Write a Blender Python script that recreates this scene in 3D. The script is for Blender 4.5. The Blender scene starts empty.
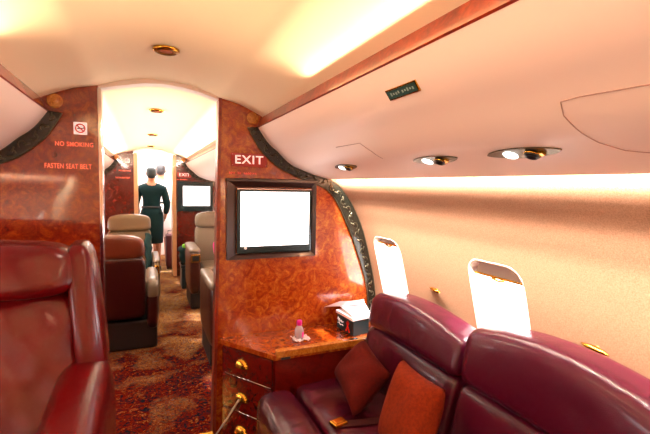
import bpy, bmesh, math, random
from mathutils import Vector, Matrix, Euler
from mathutils.geometry import tessellate_polygon
random.seed(4)
sc = bpy.context.scene
COL = sc.collection
PI = math.pi

# ------------------------------------------------------------------ helpers
def lin(h):
    h = h.lstrip('#')
    o = []
    for i in (0, 2, 4):
        c = int(h[i:i+2], 16) / 255
        o.append(c / 12.92 if c <= .04045 else ((c + .055) / 1.055) ** 2.4)
    return (*o, 1)

def link(o, parent=None):
    COL.objects.link(o)
    if parent: o.parent = parent
    return o

def obj(name, bm, mat, parent=None, smooth=False):
    me = bpy.data.meshes.new(name)
    bmesh.ops.recalc_face_normals(bm, faces=bm.faces)
    bm.to_mesh(me); bm.free()
    for m in (mat if isinstance(mat, (list, tuple)) else [mat]): me.materials.append(m)
    if smooth:
        for p in me.polygons: p.use_smooth = True
    return link(bpy.data.objects.new(name, me), parent)

def tag(o, label=None, cat=None, group=None, kind=None):
    if label: o['label'] = label
    if cat: o['category'] = cat
    if group: o['group'] = group
    if kind: o['kind'] = kind
    return o

def thing(name, label, cat, loc=(0, 0, 0), rz=0, group=None):
    o = bpy.data.objects.new(name, None); o.empty_display_size = .05
    link(o); o.location = loc; o.rotation_euler = (0, 0, rz)
    return tag(o, label, cat, group)

def struct(name, bm, mat, smooth=False):
    return tag(obj(name, bm, mat, None, smooth), kind='structure')

def local(o, parent):
    """keep world-space vertices when parenting to a located empty"""
    o.parent = parent
    o.matrix_parent_inverse = (Matrix.Translation(parent.location) @ parent.rotation_euler.to_matrix().to_4x4()).inverted()
    return o

def box(bm, x0, x1, y0, y1, z0, z1, bev=0, seg=2):
    b = bmesh.new()
    bmesh.ops.create_cube(b, size=1)
    for v in b.verts:
        v.co = Vector(((x0 + x1) / 2 + v.co.x * (x1 - x0), (y0 + y1) / 2 + v.co.y * (y1 - y0), (z0 + z1) / 2 + v.co.z * (z1 - z0)))
    if bev: bmesh.ops.bevel(b, geom=b.edges[:], offset=bev, segments=seg, profile=.5, affect='EDGES')
    merge(bm, b); return bm

def merge(bm, b, mtx=None):
    if mtx: bmesh.ops.transform(b, matrix=mtx, verts=b.verts)
    vs = {}
    for v in b.verts: vs[v] = bm.verts.new(v.co)
    for f in b.faces:
        try:
            nf = bm.faces.new([vs[v] for v in f.verts]); nf.material_index = f.material_index; nf.smooth = f.smooth
        except ValueError: pass
    b.free(); return bm

def B(*a, **k): return box(bmesh.new(), *a, **k)

def prism(bm, pts, y0, y1, axis='Y'):
    """polygon pts (x,z) extruded along Y (or (x,y) along Z)"""
    mk = (lambda p, t: (p[0], t, p[1])) if axis == 'Y' else ((lambda p, t: (p[0], p[1], t)) if axis == 'Z' else (lambda p, t: (t, p[0], p[1])))
    a = [bm.verts.new(mk(p, y0)) for p in pts]
    b = [bm.verts.new(mk(p, y1)) for p in pts]
    n = len(pts)
    for i in range(n): bm.faces.new((a[i], b[i], b[(i + 1) % n], a[(i + 1) % n]))
    for tri in tessellate_polygon([[Vector((p[0], p[1], 0)) for p in pts]]):
        if len(set(tri)) == 3:
            for w_ in (a, b):
                try: bm.faces.new([w_[i] for i in tri])
                except ValueError: pass
    return bm

def cage(x0, x1, y0, y1, z0, z1):
    return [Vector((x, y, z)) for z in (z0, z1) for y in (y0, y1) for x in (x0, x1)]

def pad(c, p=5, n=10, deform=None, bm=None):
    """rounded cushion solid mapped into an 8-corner cage (x fastest, then y, then z)"""
    c = [Vector(q) for q in c]
    px, py, pz = p if isinstance(p, tuple) else (p, p, p)
    b = bmesh.new()
    bmesh.ops.create_cube(b, size=2)
    bmesh.ops.subdivide_edges(b, edges=b.edges[:], cuts=n, use_grid_fill=True)
    for v in b.verts:
        q = v.co
        q = Vector([math.sin(t * PI / 2) * .35 + t * .65 for t in q])
        lo, hi = 0.3, 1.0 / max(abs(t) for t in q)
        for _ in range(26):
            s = (lo + hi) / 2
            if abs(q.x * s) ** px + abs(q.y * s) ** py + abs(q.z * s) ** pz > 1: hi = s
            else: lo = s
        u = q * lo
        a, bb, cc = [max(0, min(1, (t + 1) / 2)) for t in u]
        r = Vector()
        for k in range(8):
            w = (a if k & 1 else 1 - a) * (bb if k & 2 else 1 - bb) * (cc if k & 4 else 1 - cc)
            r += c[k] * w
        if deform: r = deform(r, u)
        v.co = r
    for f in b.faces: f.smooth = True
    return merge(bm, b) if bm else b

def tube(bm, pts, r, n=8, cap=True):
    pts = [Vector(p) for p in pts]
    rr = r if isinstance(r, (list, tuple)) else [r] * len(pts)
    rings = []
    for i, p in enumerate(pts):
        t = (pts[min(i + 1, len(pts) - 1)] - pts[max(i - 1, 0)]).normalized()
        up = Vector((0, 0, 1)) if abs(t.z) < .95 else Vector((1, 0, 0))
        a = t.cross(up).normalized(); c = a.cross(t)
        rings.append([bm.verts.new(p + (a * math.cos(2 * PI * k / n) + c * math.sin(2 * PI * k / n)) * rr[i]) for k in range(n)])
    for A, Bq in zip(rings, rings[1:]):
        for k in range(n):
            f = bm.faces.new((A[k], A[(k + 1) % n], Bq[(k + 1) % n], Bq[k])); f.smooth = True
    if cap: bm.faces.new(rings[0][::-1]); bm.faces.new(rings[-1])
    return bm

def lathe(bm, prof, n=24, mtx=None):
    b = bmesh.new(); rings = []
    for r, z in prof:
        rings.append([b.verts.new((max(r, 1e-4) * math.cos(2 * PI * k / n), max(r, 1e-4) * math.sin(2 * PI * k / n), z)) for k in range(n)])
    for A, Q in zip(rings, rings[1:]):
        for k in range(n):
            f = b.faces.new((A[k], A[(k + 1) % n], Q[(k + 1) % n], Q[k])); f.smooth = True
    b.faces.new(rings[0][::-1]); b.faces.new(rings[-1])
    return merge(bm, b, mtx)

def text(name, s, size, mat, loc, rot, parent=None, ext=.0006, bold=0.0, sx=1.0, align='CENTER', sp=1.08):
    cu = bpy.data.curves.new('t', 'FONT'); cu.body = s; cu.size = size; cu.extrude = ext; cu.offset = bold; cu.space_character = sp
    cu.align_x = align; cu.align_y = 'CENTER'
    t = bpy.data.objects.new('t', cu); COL.objects.link(t)
    dg = bpy.context.evaluated_depsgraph_get()
    me = bpy.data.meshes.new_from_object(t.evaluated_get(dg))
    bpy.data.objects.remove(t)
    me.transform(Matrix.Translation(loc) @ Euler(rot).to_matrix().to_4x4() @ Matrix.Diagonal((sx, 1, 1, 1)))
    me.materials.clear(); me.materials.append(mat)
    o = bpy.data.objects.new(name, me); link(o, parent)
    return o

# ------------------------------------------------------------------ materials
def mat(name, col, rough=.5, metal=0, coat=0, coat_r=.05, spec=.5, emis=None, es=0, sheen=0, coat_ior=1.5):
    m = bpy.data.materials.new(name); m.use_nodes = True
    b = m.node_tree.nodes['Principled BSDF']
    b.inputs['Base Color'].default_value = lin(col)
    b.inputs['Roughness'].default_value = rough
    b.inputs['Metallic'].default_value = metal
    b.inputs['Coat Weight'].default_value = coat
    b.inputs['Coat Roughness'].default_value = coat_r
    b.inputs['Coat IOR'].default_value = coat_ior
    b.inputs['Specular IOR Level'].default_value = spec
    if sheen:
        b.inputs['Sheen Weight'].default_value = sheen
    if emis:
        b.inputs['Emission Color'].default_value = lin(emis); b.inputs['Emission Strength'].default_value = es
    return m

def nodes(m): return m.node_tree.nodes, m.node_tree.links, m.node_tree.nodes['Principled BSDF']

def coords(m, scale=(1, 1, 1)):
    N, L, b = nodes(m)
    tc = N.new('ShaderNodeTexCoord'); mp = N.new('ShaderNodeMapping'); mp.inputs['Scale'].default_value = scale
    L.new(tc.outputs['Object'], mp.inputs['Vector']); return mp.outputs['Vector']

def noise(m, vec, scale, detail=4, dist=0, rough=.5):
    N, L, b = nodes(m)
    n = N.new('ShaderNodeTexNoise'); n.inputs['Scale'].default_value = scale; n.inputs['Detail'].default_value = detail
    n.inputs['Distortion'].default_value = dist; n.inputs['Roughness'].default_value = rough
    L.new(vec, n.inputs['Vector']); return n.outputs['Fac']

def ramp(m, fac, stops, const=False):
    N, L, b = nodes(m)
    r = N.new('ShaderNodeValToRGB'); cr = r.color_ramp
    if const: cr.interpolation = 'CONSTANT'
    while len(cr.elements) < len(stops): cr.elements.new(.5)
    for e, (p, c) in zip(cr.elements, stops): e.position = p; e.color = lin(c)
    L.new(fac, r.inputs['Fac']); return r.outputs['Color']

def mix(m, f, a, c, mode='MIX'):
    N, L, b = nodes(m)
    x = N.new('ShaderNodeMix'); x.data_type = 'RGBA'; x.blend_type = mode
    if isinstance(f, float): x.inputs['Factor'].default_value = f
    else: L.new(f, x.inputs['Factor'])
    L.new(a, x.inputs['A']); L.new(c, x.inputs['B']); return x.outputs['Result']

def bump(m, h, strength, dist=.01):
    N, L, b = nodes(m)
    n = N.new('ShaderNodeBump'); n.inputs['Strength'].default_value = strength; n.inputs['Distance'].default_value = dist
    L.new(h, n.inputs['Height']); L.new(n.outputs['Normal'], b.inputs['Normal'])

def burl(name, stops, rough=.25, coat=1.0, ior=1.7, scale=9, fine_lo='#9a7a6c'):
    m = mat(name, '#802010', rough, coat=coat, coat_r=.06, coat_ior=ior)
    N, L, b = nodes(m); v = coords(m)
    big = noise(m, v, scale, 5, 1.7, .66)
    c1 = ramp(m, big, stops)
    fine = noise(m, v, scale * 6, 4, 1.5, .7)
    c2 = ramp(m, fine, [(.32, fine_lo), (.6, '#ffffff')])
    L.new(mix(m, .65, c1, c2, 'MULTIPLY'), b.inputs['Base Color'])
    return m

def leather(name, col, rough=.34, wr=.25, scale=7):
    m = mat(name, col, rough, spec=.3, coat=.2, coat_r=.1)
    N, L, b = nodes(m); v = coords(m, (1, 1, 1))
    a = noise(m, v, scale, 2.5, .35)
    f = noise(m, v, 420, 2)
    mt = N.new('ShaderNodeMath'); mt.operation = 'MULTIPLY_ADD'; mt.inputs[1].default_value = .06
    L.new(f, mt.inputs[0]); L.new(a, mt.inputs[2])
    bump(m, mt.outputs[0], wr, .03)
    return m

def fabric(name, col, col2, scale=500, rough=.9, strength=.3, sheen=0):
    m = mat(name, col, rough, spec=.2, sheen=sheen)
    N, L, b = nodes(m); v = coords(m)
    n = noise(m, v, scale, 3, 0, .7)
    L.new(ramp(m, n, [(.35, col2), (.62, col)]), b.inputs['Base Color'])
    bump(m, n, strength, .002)
    return m

M = {}
M['burl'] = burl('burl_veneer', [(.25, '#7c2006'), (.42, '#a03a0a'), (.54, '#b65412'), (.66, '#cc7820'), (.8, '#94360c')], scale=20)
M['burl_red'] = burl('red_burl_veneer', [(.25, '#5c0e04'), (.42, '#7c1c06'), (.54, '#8e2c0a'), (.66, '#a6450f'), (.8, '#6c1806')], scale=19)
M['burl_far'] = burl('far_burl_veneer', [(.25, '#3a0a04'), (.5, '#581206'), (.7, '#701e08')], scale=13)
M['amber'] = burl('amber_veneer', [(.3, '#b8641a'), (.45, '#cc8028'), (.6, '#e09c3c'), (.8, '#c06c1e')], scale=20)
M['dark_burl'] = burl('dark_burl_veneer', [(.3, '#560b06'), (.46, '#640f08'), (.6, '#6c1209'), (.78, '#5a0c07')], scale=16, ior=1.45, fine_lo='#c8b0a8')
M['red_wood'] = burl('polished_red_wood', [(.3, '#64160a'), (.5, '#8c260c'), (.7, '#a83c10')], scale=5, ior=1.3, rough=.4)
M['surround'] = mat('dark_surround', '#2c1612', .3, coat=.4)
M['ceil'] = mat('ceiling_panel', '#fbe6c0', .75, spec=.2)
M['led'] = mat('led_strip', '#ffffff', .5, emis='#ffdf9a', es=6)
M['valance'] = mat('overhead_lining', '#f3dccf', .42, spec=.4)
M['wall'] = fabric('wall_fabric', '#a0765c', '#8a6248', 260, .95, .3)
M['reveal'] = mat('window_lining', '#f4e6d8', .5)
M['shade'] = mat('shade_panel', '#a99a92', .5)
M['gold'] = mat('polished_brass', '#e0a83c', .22, 1)
M['chrome'] = mat('chrome', '#e8dcdc', .12, 1)
M['bronze'] = mat('dark_bronze', '#5a5240', .35, .7)
M['border'] = mat('dark_border', '#1c1c16', .25, .2, coat=.6)
M['sofa'] = leather('maroon_leather', '#430a20', .25, .32, 6)
M['redleather'] = leather('red_leather', '#58050b', .2, .3, 5)
M['tan'] = leather('tan_leather', '#604a30', .4, .2)
M['taupe'] = leather('taupe_leather', '#6c6050', .42, .2)
M['brownleather'] = leather('brown_leather', '#2a0504', .38, .15)
M['brownleather2'] = leather('dark_brown_leather', '#34140c', .38, .15)
M['tanbrown'] = leather('tan_brown_leather', '#5a2412', .35, .15)
M['black'] = mat('black_plastic', '#0a0c0e', .4)
M['dark'] = mat('dark_base', '#120a0a', .6)
M['bezel'] = mat('bezel', '#182c32', .25, .3)
M['screen'] = mat('lit_screen', '#ffffff', .3, emis='#fffdfc', es=2.2)
M['white'] = mat('white_plastic', '#f2eeee', .4)
M['paper'] = mat('paper', '#f6f0f2', .8)
M['pinkpaper'] = mat('pink_paper', '#f0d4d8', .8)
M['red'] = mat('sign_red', '#a02418', .5)
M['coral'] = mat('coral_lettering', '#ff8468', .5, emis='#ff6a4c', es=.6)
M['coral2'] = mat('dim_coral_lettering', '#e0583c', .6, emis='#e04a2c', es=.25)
M['signwhite'] = mat('sign_white', '#fff2ee', .5, emis='#fff0ea', es=.45)
M['pillow1'] = fabric('red_velvet', '#520c06', '#440a05', 90, .95, .2, 0)
M['pillow2'] = fabric('orange_red_velvet', '#722406', '#601c05', 90, .95, .2, 0)
M['belt'] = fabric('belt_webbing', '#3a1418', '#240c10', 300, .8)
M['magenta'] = mat('magenta_plastic', '#e01c9c', .35)
M['lens'] = mat('lamp_lens', '#ffffff', .3, emis='#ffffff', es=2.5)
M['suit'] = fabric('dark_teal_suit', '#06282a', '#041c1e', 200, .85)
M['skin'] = mat('skin', '#b07858', .5)
M['hair'] = mat('hair', '#16201e', .5)
M['hair2'] = mat('brown_hair', '#120e10', .5)
M['shirt'] = mat('pale_shirt', '#f4ecec', .8)
M['box'] = mat('dark_teal_card', '#0e2a30', .4)
M['jamb'] = mat('beige_jamb', '#c89a6c', .35, .2, coat=.4)
M['vest'] = mat('vestibule_panel', '#f4e4dc', .6)
M['cove'] = mat('cove_tube', '#ffffff', .5, emis='#fff2e2', es=14)
M['green'] = mat('lime_cloth', '#7ed020', .7)
M['seam'] = mat('seam_shadow_gap', '#b08c80', .8)
M['darkseam'] = mat('upholstery_seam', '#2c0810', .7)

gl = bpy.data.materials.new('window_glass'); gl.use_nodes = True
N = gl.node_tree.nodes; L = gl.node_tree.links; N.remove(N['Principled BSDF'])
tr = N.new('ShaderNodeBsdfTransparent'); go = N.new('ShaderNodeBsdfGlossy'); go.inputs['Roughness'].default_value = .02
mx = N.new('ShaderNodeMixShader'); mx.inputs[0].default_value = .06
L.new(tr.outputs[0], mx.inputs[1]); L.new(go.outputs[0], mx.inputs[2]); L.new(mx.outputs[0], N['Material Output'].inputs['Surface'])
M['glass'] = gl
M['bottle'] = mat('clear_plastic', '#f4eef2', .12)
nb = M['bottle'].node_tree.nodes['Principled BSDF']; nb.inputs['Transmission Weight'].default_value = .55

# carpet : persian style, multi-colour
cm = mat('patterned_carpet', '#7a2010', .98, spec=.0); M['carpet'] = cm
N, L, b = nodes(cm); v = coords(cm)
n1 = noise(cm, v, 30, 4, 1.6, .65)
c1 = ramp(cm, n1, [(0, '#0c141e'), (.38, '#101a24'), (.455, '#4c0c0a'), (.49, '#50100a'), (.54, '#642008'), (.58, '#3c1410'), (.62, '#8c6434'), (.66, '#5c1208'), (.74, '#5c6c70')], True)
n2 = noise(cm, v, 52, 4, 1.3, .65)
c2 = ramp(cm, n2, [(0, '#2a3844'), (.40, '#58241a'), (.455, '#84501e'), (.50, '#a88444'), (.55, '#4c5454'), (.59, '#60301c'), (.64, '#7c8c92')], True)
n3 = noise(cm, v, 3.2, 2, .8)
sep = N.new('ShaderNodeSeparateXYZ'); L.new(v, sep.inputs[0])
mr = N.new('ShaderNodeMapRange'); mr.inputs[1].default_value = 2.6; mr.inputs[2].default_value = 4.2; mr.inputs[3].default_value = -.14; mr.inputs[4].default_value = .14  # darker near, lighter far: the cabin lighting put into the carpet colour
L.new(sep.outputs[1], mr.inputs[0])
ad = N.new('ShaderNodeMath'); ad.operation = 'ADD'; L.new(n3, ad.inputs[0]); L.new(mr.outputs[0], ad.inputs[1])
f3 = ramp(cm, ad.outputs[0], [(.42, '#000000'), (.72, '#ffffff')])
L.new(mix(cm, f3, c1, c2), b.inputs['Base Color'])
bump(cm, n2, .3, .004)

# ------------------------------------------------------------------ cabin section
XC = .08
def mir(pts): return [(2 * XC - x, z) for x, z in pts]
CEIL = [(.08, 1.832), (.2, 1.823), (.3, 1.797), (.35, 1.779), (.447, 1.757), (.562, 1.707), (.60, 1.688)]
CEIL_FULL = mir(CEIL)[::-1][:-1] + CEIL
VAL = [(.536, 1.651), (.556, 1.62), (.579, 1.587), (.61, 1.555), (.645, 1.528), (.69, 1.486), (.73, 1.458), (.78, 1.438), (.836, 1.418), (.9, 1.402), (.958, 1.390)]
WALL = [(.95, 1.50), (.985, 1.42), (1.021, 1.349), (1.088, 1.264), (1.125, 1.2), (1.158, 1.134), (1.19, 1.045), (1.218, .947), (1.243, .85), (1.262, .761), (1.28, .6), (1.283, .45), (1.275, .3), (1.22, 0)]
YB, Y1, Y2, YE = -1.7, 2.12, 6.3, 8.3
TH = .06

def smoothed(P, k=3):
    out = []
    for i in range(len(P) - 1):
        p0 = P[max(i - 1, 0)]; p1 = P[i]; p2 = P[i + 1]; p3 = P[min(i + 2, len(P) - 1)]
        for j in range(k):
            t = j / k
            out.append(tuple(.5 * ((2 * p1[a]) + (-p0[a] + p2[a]) * t + (2 * p0[a] - 5 * p1[a] + 4 * p2[a] - p3[a]) * t * t + (-p0[a] + 3 * p1[a] - 3 * p2[a] + p3[a]) * t ** 3) for a in (0, 1)))
    out.append(P[-1]); return out
VALS = smoothed(VAL); WALLS = smoothed(WALL); CEILS = smoothed(CEIL_FULL)

struct('floor', B(-1.2, 1.36, YB, YE, -.05, 0), M['carpet'])
pts = CEILS + [(x, z + .04) for x, z in CEILS[::-1]]
c = struct('ceiling', prism(bmesh.new(), pts, YB, Y2 + TH), M['ceil'])
def auto_smooth(o, ang=40):
    me = o.data
    for p in me.polygons: p.use_smooth = True
    me.set_sharp_from_angle(angle=math.radians(ang))
auto_smooth(c)

def offset_out(P, d):
    out = []
    for i, (x, z) in enumerate(P):
        a = P[max(i - 1, 0)]; b2 = P[min(i + 1, len(P) - 1)]
        tx, tz = b2[0] - a[0], b2[1] - a[1]; l = math.hypot(tx, tz)
        nx, nz = -tz / l, tx / l
        if nx < 0: nx, nz = -nx, -nz
        out.append((x + nx * d, z + nz * d))
    return out
WY = [1.135, 1.885]
WY = [1.135 + .75 * k for k in range(-3, 7) if abs(1.135 + .75 * k - 2.15) > .2]
def rrect(cy, cz, w, h, r, n=6):
    P = []
    for sx, sz, a0 in ((1, 1, 0), (-1, 1, 90), (-1, -1, 180), (1, -1, 270)):
        for k in range(n + 1):
            a = math.radians(a0 + 90 * k / n)
            P.append((cy + sx * (w / 2 - r) + r * math.cos(a), cz + sz * (h / 2 - r) + r * math.sin(a)))
    return P
WZ, WH, WW = .90, .36, .265
winno = 0
def x_at(z):
    for (x0, z0), (x1, z1) in zip(WALLS, WALLS[1:]):
        if z1 <= z <= z0: return x0 + (x1 - x0) * (z0 - z) / (z0 - z1)
    return WALLS[-1][0]
for side, nm in ((1, 'right'), (-1, 'left')):
    fx = (lambda x: x) if side > 0 else (lambda x: 2 * XC - x)
    out = offset_out(WALLS, .10)
    poly = [(fx(x), z) for x, z in WALLS + out[::-1]]
    w = struct('wall_' + nm, prism(bmesh.new(), poly, YB, Y2 + TH), M['wall'])
    cb = bmesh.new()
    for y in WY:
        rr = rrect(y, WZ, WW, WH, .065)
        b2 = bmesh.new()
        big = [(fx(1.05), p) for p in rrect(y, WZ, WW * 1.0, WH * 1.0, .065)]
        a = [b2.verts.new((x, p[0], p[1])) for x, p in big]
        e = [b2.verts.new((fx(1.55), p[0], p[1])) for p in rrect(y, WZ - .01, WW * .9, WH * .92, .06)]
        b2.faces.new(a); b2.faces.new(e[::-1])
        for i in range(len(a)): b2.faces.new((a[i], e[i], e[(i + 1) % len(a)], a[(i + 1) % len(a)]))
        merge(cb, b2)
    bmesh.ops.recalc_face_normals(cb, faces=cb.faces)
    cut = obj('cut', cb, M['reveal'])
    md = w.modifiers.new('b', 'BOOLEAN'); md.object = cut; md.operation = 'DIFFERENCE'; md.solver = 'EXACT'
    try: md.material_mode = 'TRANSFER'
    except Exception: pass
    me = bpy.data.meshes.new_from_object(w.evaluated_get(bpy.context.evaluated_depsgraph_get()))
    w.modifiers.clear(); w.data = me; bpy.data.objects.remove(cut)
    auto_smooth(w, 35)
    for y in WY:
        winno += 1
        root = bpy.data.objects.new('window_%d' % winno, None); link(root); root.location = (fx(1.3), y, WZ); root['kind'] = 'structure'
        # rim around the opening following the wall curve
        rim = bmesh.new(); P = rrect(y, WZ, WW, WH, .065)
        tube(rim, [(fx(x_at(p[1]) + .003), p[0], p[1]) for p in P + P[:2]], .004, 6, False)
        local(obj('window_frame', rim, M['reveal'], None, True), root)
        pane = bmesh.new(); P = rrect(y, WZ, WW * .95, WH * .97, .06)
        prism(pane, P, fx(1.335), fx(1.341), 'X'); local(obj('pane', pane, M['glass']), root)
        # roll-down shade, nearly open
        low = .032 if y > 1.5 else .058
        sh = bmesh.new()
        zt = WZ + WH / 2 - .004; zb = zt - low
        s0 = x_at(zb) + .03; s1 = x_at(zt) + .03
        prism(sh, [(y - WW * .42, zt), (y + WW * .42, zt), (y + WW * .47, zb), (y - WW * .47, zb)], fx(s0), fx(s0 + .006), 'X')
        so = local(obj('window_shade', sh, M['shade']), root)
        lip = bmesh.new(); box(lip, min(fx(s0 - .008), fx(s0 + .01)), max(fx(s0 - .008), fx(s0 + .01)), y - WW * .475, y + WW * .475, zb - .005, zb + .003, .002)
        tube(lip, [(fx(s0 - .010), y - .03, zb - .006), (fx(s0 - .013), y, zb - .010), (fx(s0 - .010), y + .03, zb - .006)], .005)
        o = obj('shade_pull', lip, M['gold']); o.parent = so
        # daylight through this window
        ld = bpy.data.lights.new('daylight', 'AREA'); ld.shape = 'RECTANGLE'; ld.size = .34; ld.size_y = .24
        ld.energy = (5 if side > 0 else 2.5) if y < 2.2 else 5; ld.color = (1, .95, 1)
        lo = bpy.data.objects.new('daylight', ld); link(lo); lo.location = (fx(1.44), y, WZ + .02)
        lo.rotation_euler = Vector((-side, 0, 0)).to_track_quat('-Z', 'Y').to_euler()

struct('wall_back', B(-1.2, 1.36, YB - .05, YB, 0, 1.86), M['ceil'])

# ------------------------------------------------------------------ overhead panels
def overhead(side, y0, y1, label):
    fx = (lambda x: x) if side > 0 else (lambda x: 2 * XC - x)
    root = thing('overhead_panel', label, 'overhead panel', (fx(.75), (y0 + y1) / 2, 1.39))
    lip = [(.963, 1.394), (.958, 1.403), (.9, 1.422)]
    back = [(.80, 1.47), (.70, 1.54), (.63, 1.62), (.60, 1.665), (.575, 1.665)]
    o = obj('lining', prism(bmesh.new(), [(fx(x), z) for x, z in VALS + lip + back], y0, y1), M['valance']); auto_smooth(o, 35); local(o, root)
    rail = [(.534, 1.650), (.538, 1.646), (.575, 1.662), (.590, 1.690), (.563, 1.703), (.556, 1.700)]
    o = obj('wooden_rail', prism(bmesh.new(), [(fx(x), z) for x, z in rail], y0, y1), M['red_wood']); local(o, root)
    tb = tube(bmesh.new(), [(fx(.905), y0 + .01, 1.455), (fx(.905), y1 - .01, 1.455)], .012, 8)
    o = obj('light_tube', tb, M['cove']); local(o, root)
    ld = bpy.data.lights.new('cove_light', 'AREA'); ld.shape = 'RECTANGLE'; ld.size = y1 - y0 - .04; ld.size_y = .02
    ld.energy = 40 * (y1 - y0); ld.spread = math.radians(135); ld.color = (1, .93, .82)
    lo = bpy.data.objects.new('cove_light', ld); link(lo); lo.location = (fx(.952), (y0 + y1) / 2, 1.440)
    q = Vector((side * .55, 0, -1)).normalized().to_track_quat('-Z', 'Y').to_matrix()
    # long side along world Y
    zax = -Vector((side * 1.0, 0, -.9)).normalized(); xax = Vector((0, 1, 0)); yax = zax.cross(xax)
    lo.rotation_euler = Matrix((xax, yax, zax)).transposed().to_euler()
    ld = bpy.data.lights.new('ceiling_wash', 'AREA'); ld.shape = 'RECTANGLE'; ld.size = y1 - y0 - (.8 if y0 < 1 else .3); ld.size_y = .012
    ld.spread = math.radians(150 if y0 < 1 else 180); ld.energy = (13 if y0 < 1 else 32) * (y1 - y0) / 4; ld.color = (1, .70, .45) if y0 < 1 else (1, .9, .8)
    lo = bpy.data.objects.new('ceiling_wash', ld); link(lo); lo.location = (fx(.528), (y0 + y1) / 2 - (.37 if y0 < 1 else .10), 1.688)
    zax = -Vector((-side * 1.0, 0, .26)).normalized(); yax = zax.cross(xax)
    lo.rotation_euler = Matrix((xax, yax, zax)).transposed().to_euler()
    return root
ovR = overhead(1, YB, Y1, 'pink-lit curved overhead panel above the sofa, with brass reading lights and a plaque')
overhead(-1, YB, Y1, 'curved overhead panel at upper left above the red armchair')
overhead(1, Y1 + TH, Y2, 'cream overhead panel seen through the doorway, on the right above the grey seats')
overhead(-1, Y1 + TH, Y2, 'cream overhead panel seen through the doorway, on the left above the tan seat')

def frame_on_val(x):
    """point and axes on the valance underside at world x: (z, tangent, outward normal)"""
    for (x0, z0), (x1, z1) in zip(VALS, VALS[1:]):
        if x0 <= x <= x1:
            t = Vector((x1 - x0, 0, z1 - z0)).normalized()
            z = z0 + (z1 - z0) * (x - x0) / (x1 - x0)
            n = Vector((t.z, 0, -t.x))
            return z, t, n
# seams of hatches in the near right panel
def seamtube(pts, name='hatch_seam'):
    P = []
    for (xa, ya, _), (xb, yb, _) in zip(pts, pts[1:]):
        for k in range(6):
            x = xa + (xb - xa) * k / 6; y = ya + (yb - ya) * k / 6
            z, t, n = frame_on_val(x); P.append((x + n.x * .0006, y, z + n.z * .0006))
    o = obj(name, tube(bmesh.new(), P, .0011, 6), M['seam']); local(o, ovR)
seamtube([(.668, -.2, 1.5065), (.668, .366, 1.5065), (.666, .47, 1.5085), (.668, .505, 1.5065), (.69, .514, 1.486), (.725, .508, 1.4615), (.771, .499, 1.442), (.808, .475, 1.429), (.83, .43, 1.420), (.84, .3, 1.4175), (.84, -.2, 1.4175)])
seamtube([(.673, 1.439, 1.502), (.674, 1.25, 1.501), (.707, 1.225, 1.474), (.755, 1.217, 1.449)])

def ceil_z(x):
    for (a, b2), (c2, d) in zip(CEILS, CEILS[1:]):
        if a <= x <= c2: return b2 + (d - b2) * (x - a) / (c2 - a)
for i, (y, lb) in enumerate(((1.611, 'oval brass downlight in the near ceiling, closest to the camera'), (2.95, 'small downlight in the bright ceiling just past the doorway arch'), (4.43, 'second small downlight beyond the doorway arch'), (5.8, 'farthest small downlight, near the far doorway'))):
    t = thing('ceiling_light', lb, 'ceiling light', (.075, y, 1.822), 0, 'ceiling downlights')
    obj('ring', lathe(bmesh.new(), [(.022, -.001), (.036, -.006), (.046, 0), (.046, .006), (.022, .006)], 24), M['gold'], t, True)
    obj('lens', lathe(bmesh.new(), [(.001, -.002), (.023, -.002), (.023, .004), (.001, .004)], 20), mat('lamp_amber', '#c86a3c', .3), t)
    ld = bpy.data.lights.new('downlight', 'SPOT'); ld.energy = 5 if i == 0 else 14; ld.spot_size = 2.4; ld.spot_blend = .6; ld.color = (1, .86, .7); ld.shadow_soft_size = .04
    lo = bpy.data.objects.new('downlight', ld); link(lo); lo.location = (.075, y, 1.80)
ld = bpy.data.lights.new('downlight', 'SPOT'); ld.energy = 4; ld.spot_size = 2.4; ld.spot_blend = .6; ld.color = (1, .86, .7); ld.shadow_soft_size = .04
lo = bpy.data.objects.new('downlight', ld); link(lo); lo.location = (.075, .1, 1.80)

# ------------------------------------------------------------------ overhead fittings (right)
for (yc, ln, lb) in ((.682, .20, 'large leaf-shaped brass reading light and air vent, nearest the camera'),
                     (.99, .20, 'middle brass reading light and air vent in the overhead panel'),
                     (1.575, .20, 'smallest farthest brass reading light, close to the wooden partition')):
    z, t, n = frame_on_val(.783)
    r = thing('reading_light', lb, 'reading light', (.783, yc, z), 0, 'overhead reading lights')
    ax = Matrix((Vector((0, 1, 0)), t, n)).transposed().to_4x4()   # local x along cabin, z outward
    fr = bmesh.new(); K = 24
    prof = [(.5 * ln * math.cos(a), .024 * math.copysign(abs(math.sin(a)) ** 1.35, math.sin(a))) for a in [2 * PI * k / K for k in range(K)]]
    prism(fr, prof, -.004, .0035, 'Z'); bmesh.ops.transform(fr, matrix=ax, verts=fr.verts)
    obj('plate', fr, M['bronze'], r)
    q = lathe(bmesh.new(), [(.014, .0), (.018, .004), (.015, .007), (.001, .0078)], 20, Matrix.Translation((ln * .14, 0, .002)))
    bmesh.ops.transform(q, matrix=ax @ Matrix.Diagonal((1, 1, 1, 1)), verts=q.verts); obj('lens', q, M['lens'], r, True)
    q = lathe(bmesh.new(), [(.017, .0), (.017, .010), (.012, .014), (.008, .010), (.001, .009)], 20, Matrix.Translation((-ln * .16, 0, .002)))
    bmesh.ops.transform(q, matrix=ax, verts=q.verts); v_ = obj('air_nozzle', q, M['black'], r, True)
    q = bmesh.new(); tube(q, [Vector((-ln * .16 + .017 * math.cos(a), .017 * math.sin(a), .009)) for a in [2 * PI * k / 16 for k in range(17)]], .002, 6, False)
    box(q, -ln * .30, -ln * .30 + .014, -.006, .008, .003, .010, .001)
    bmesh.ops.transform(q, matrix=ax, verts=q.verts); obj('gold_ring', q, M['gold'], r)

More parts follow.
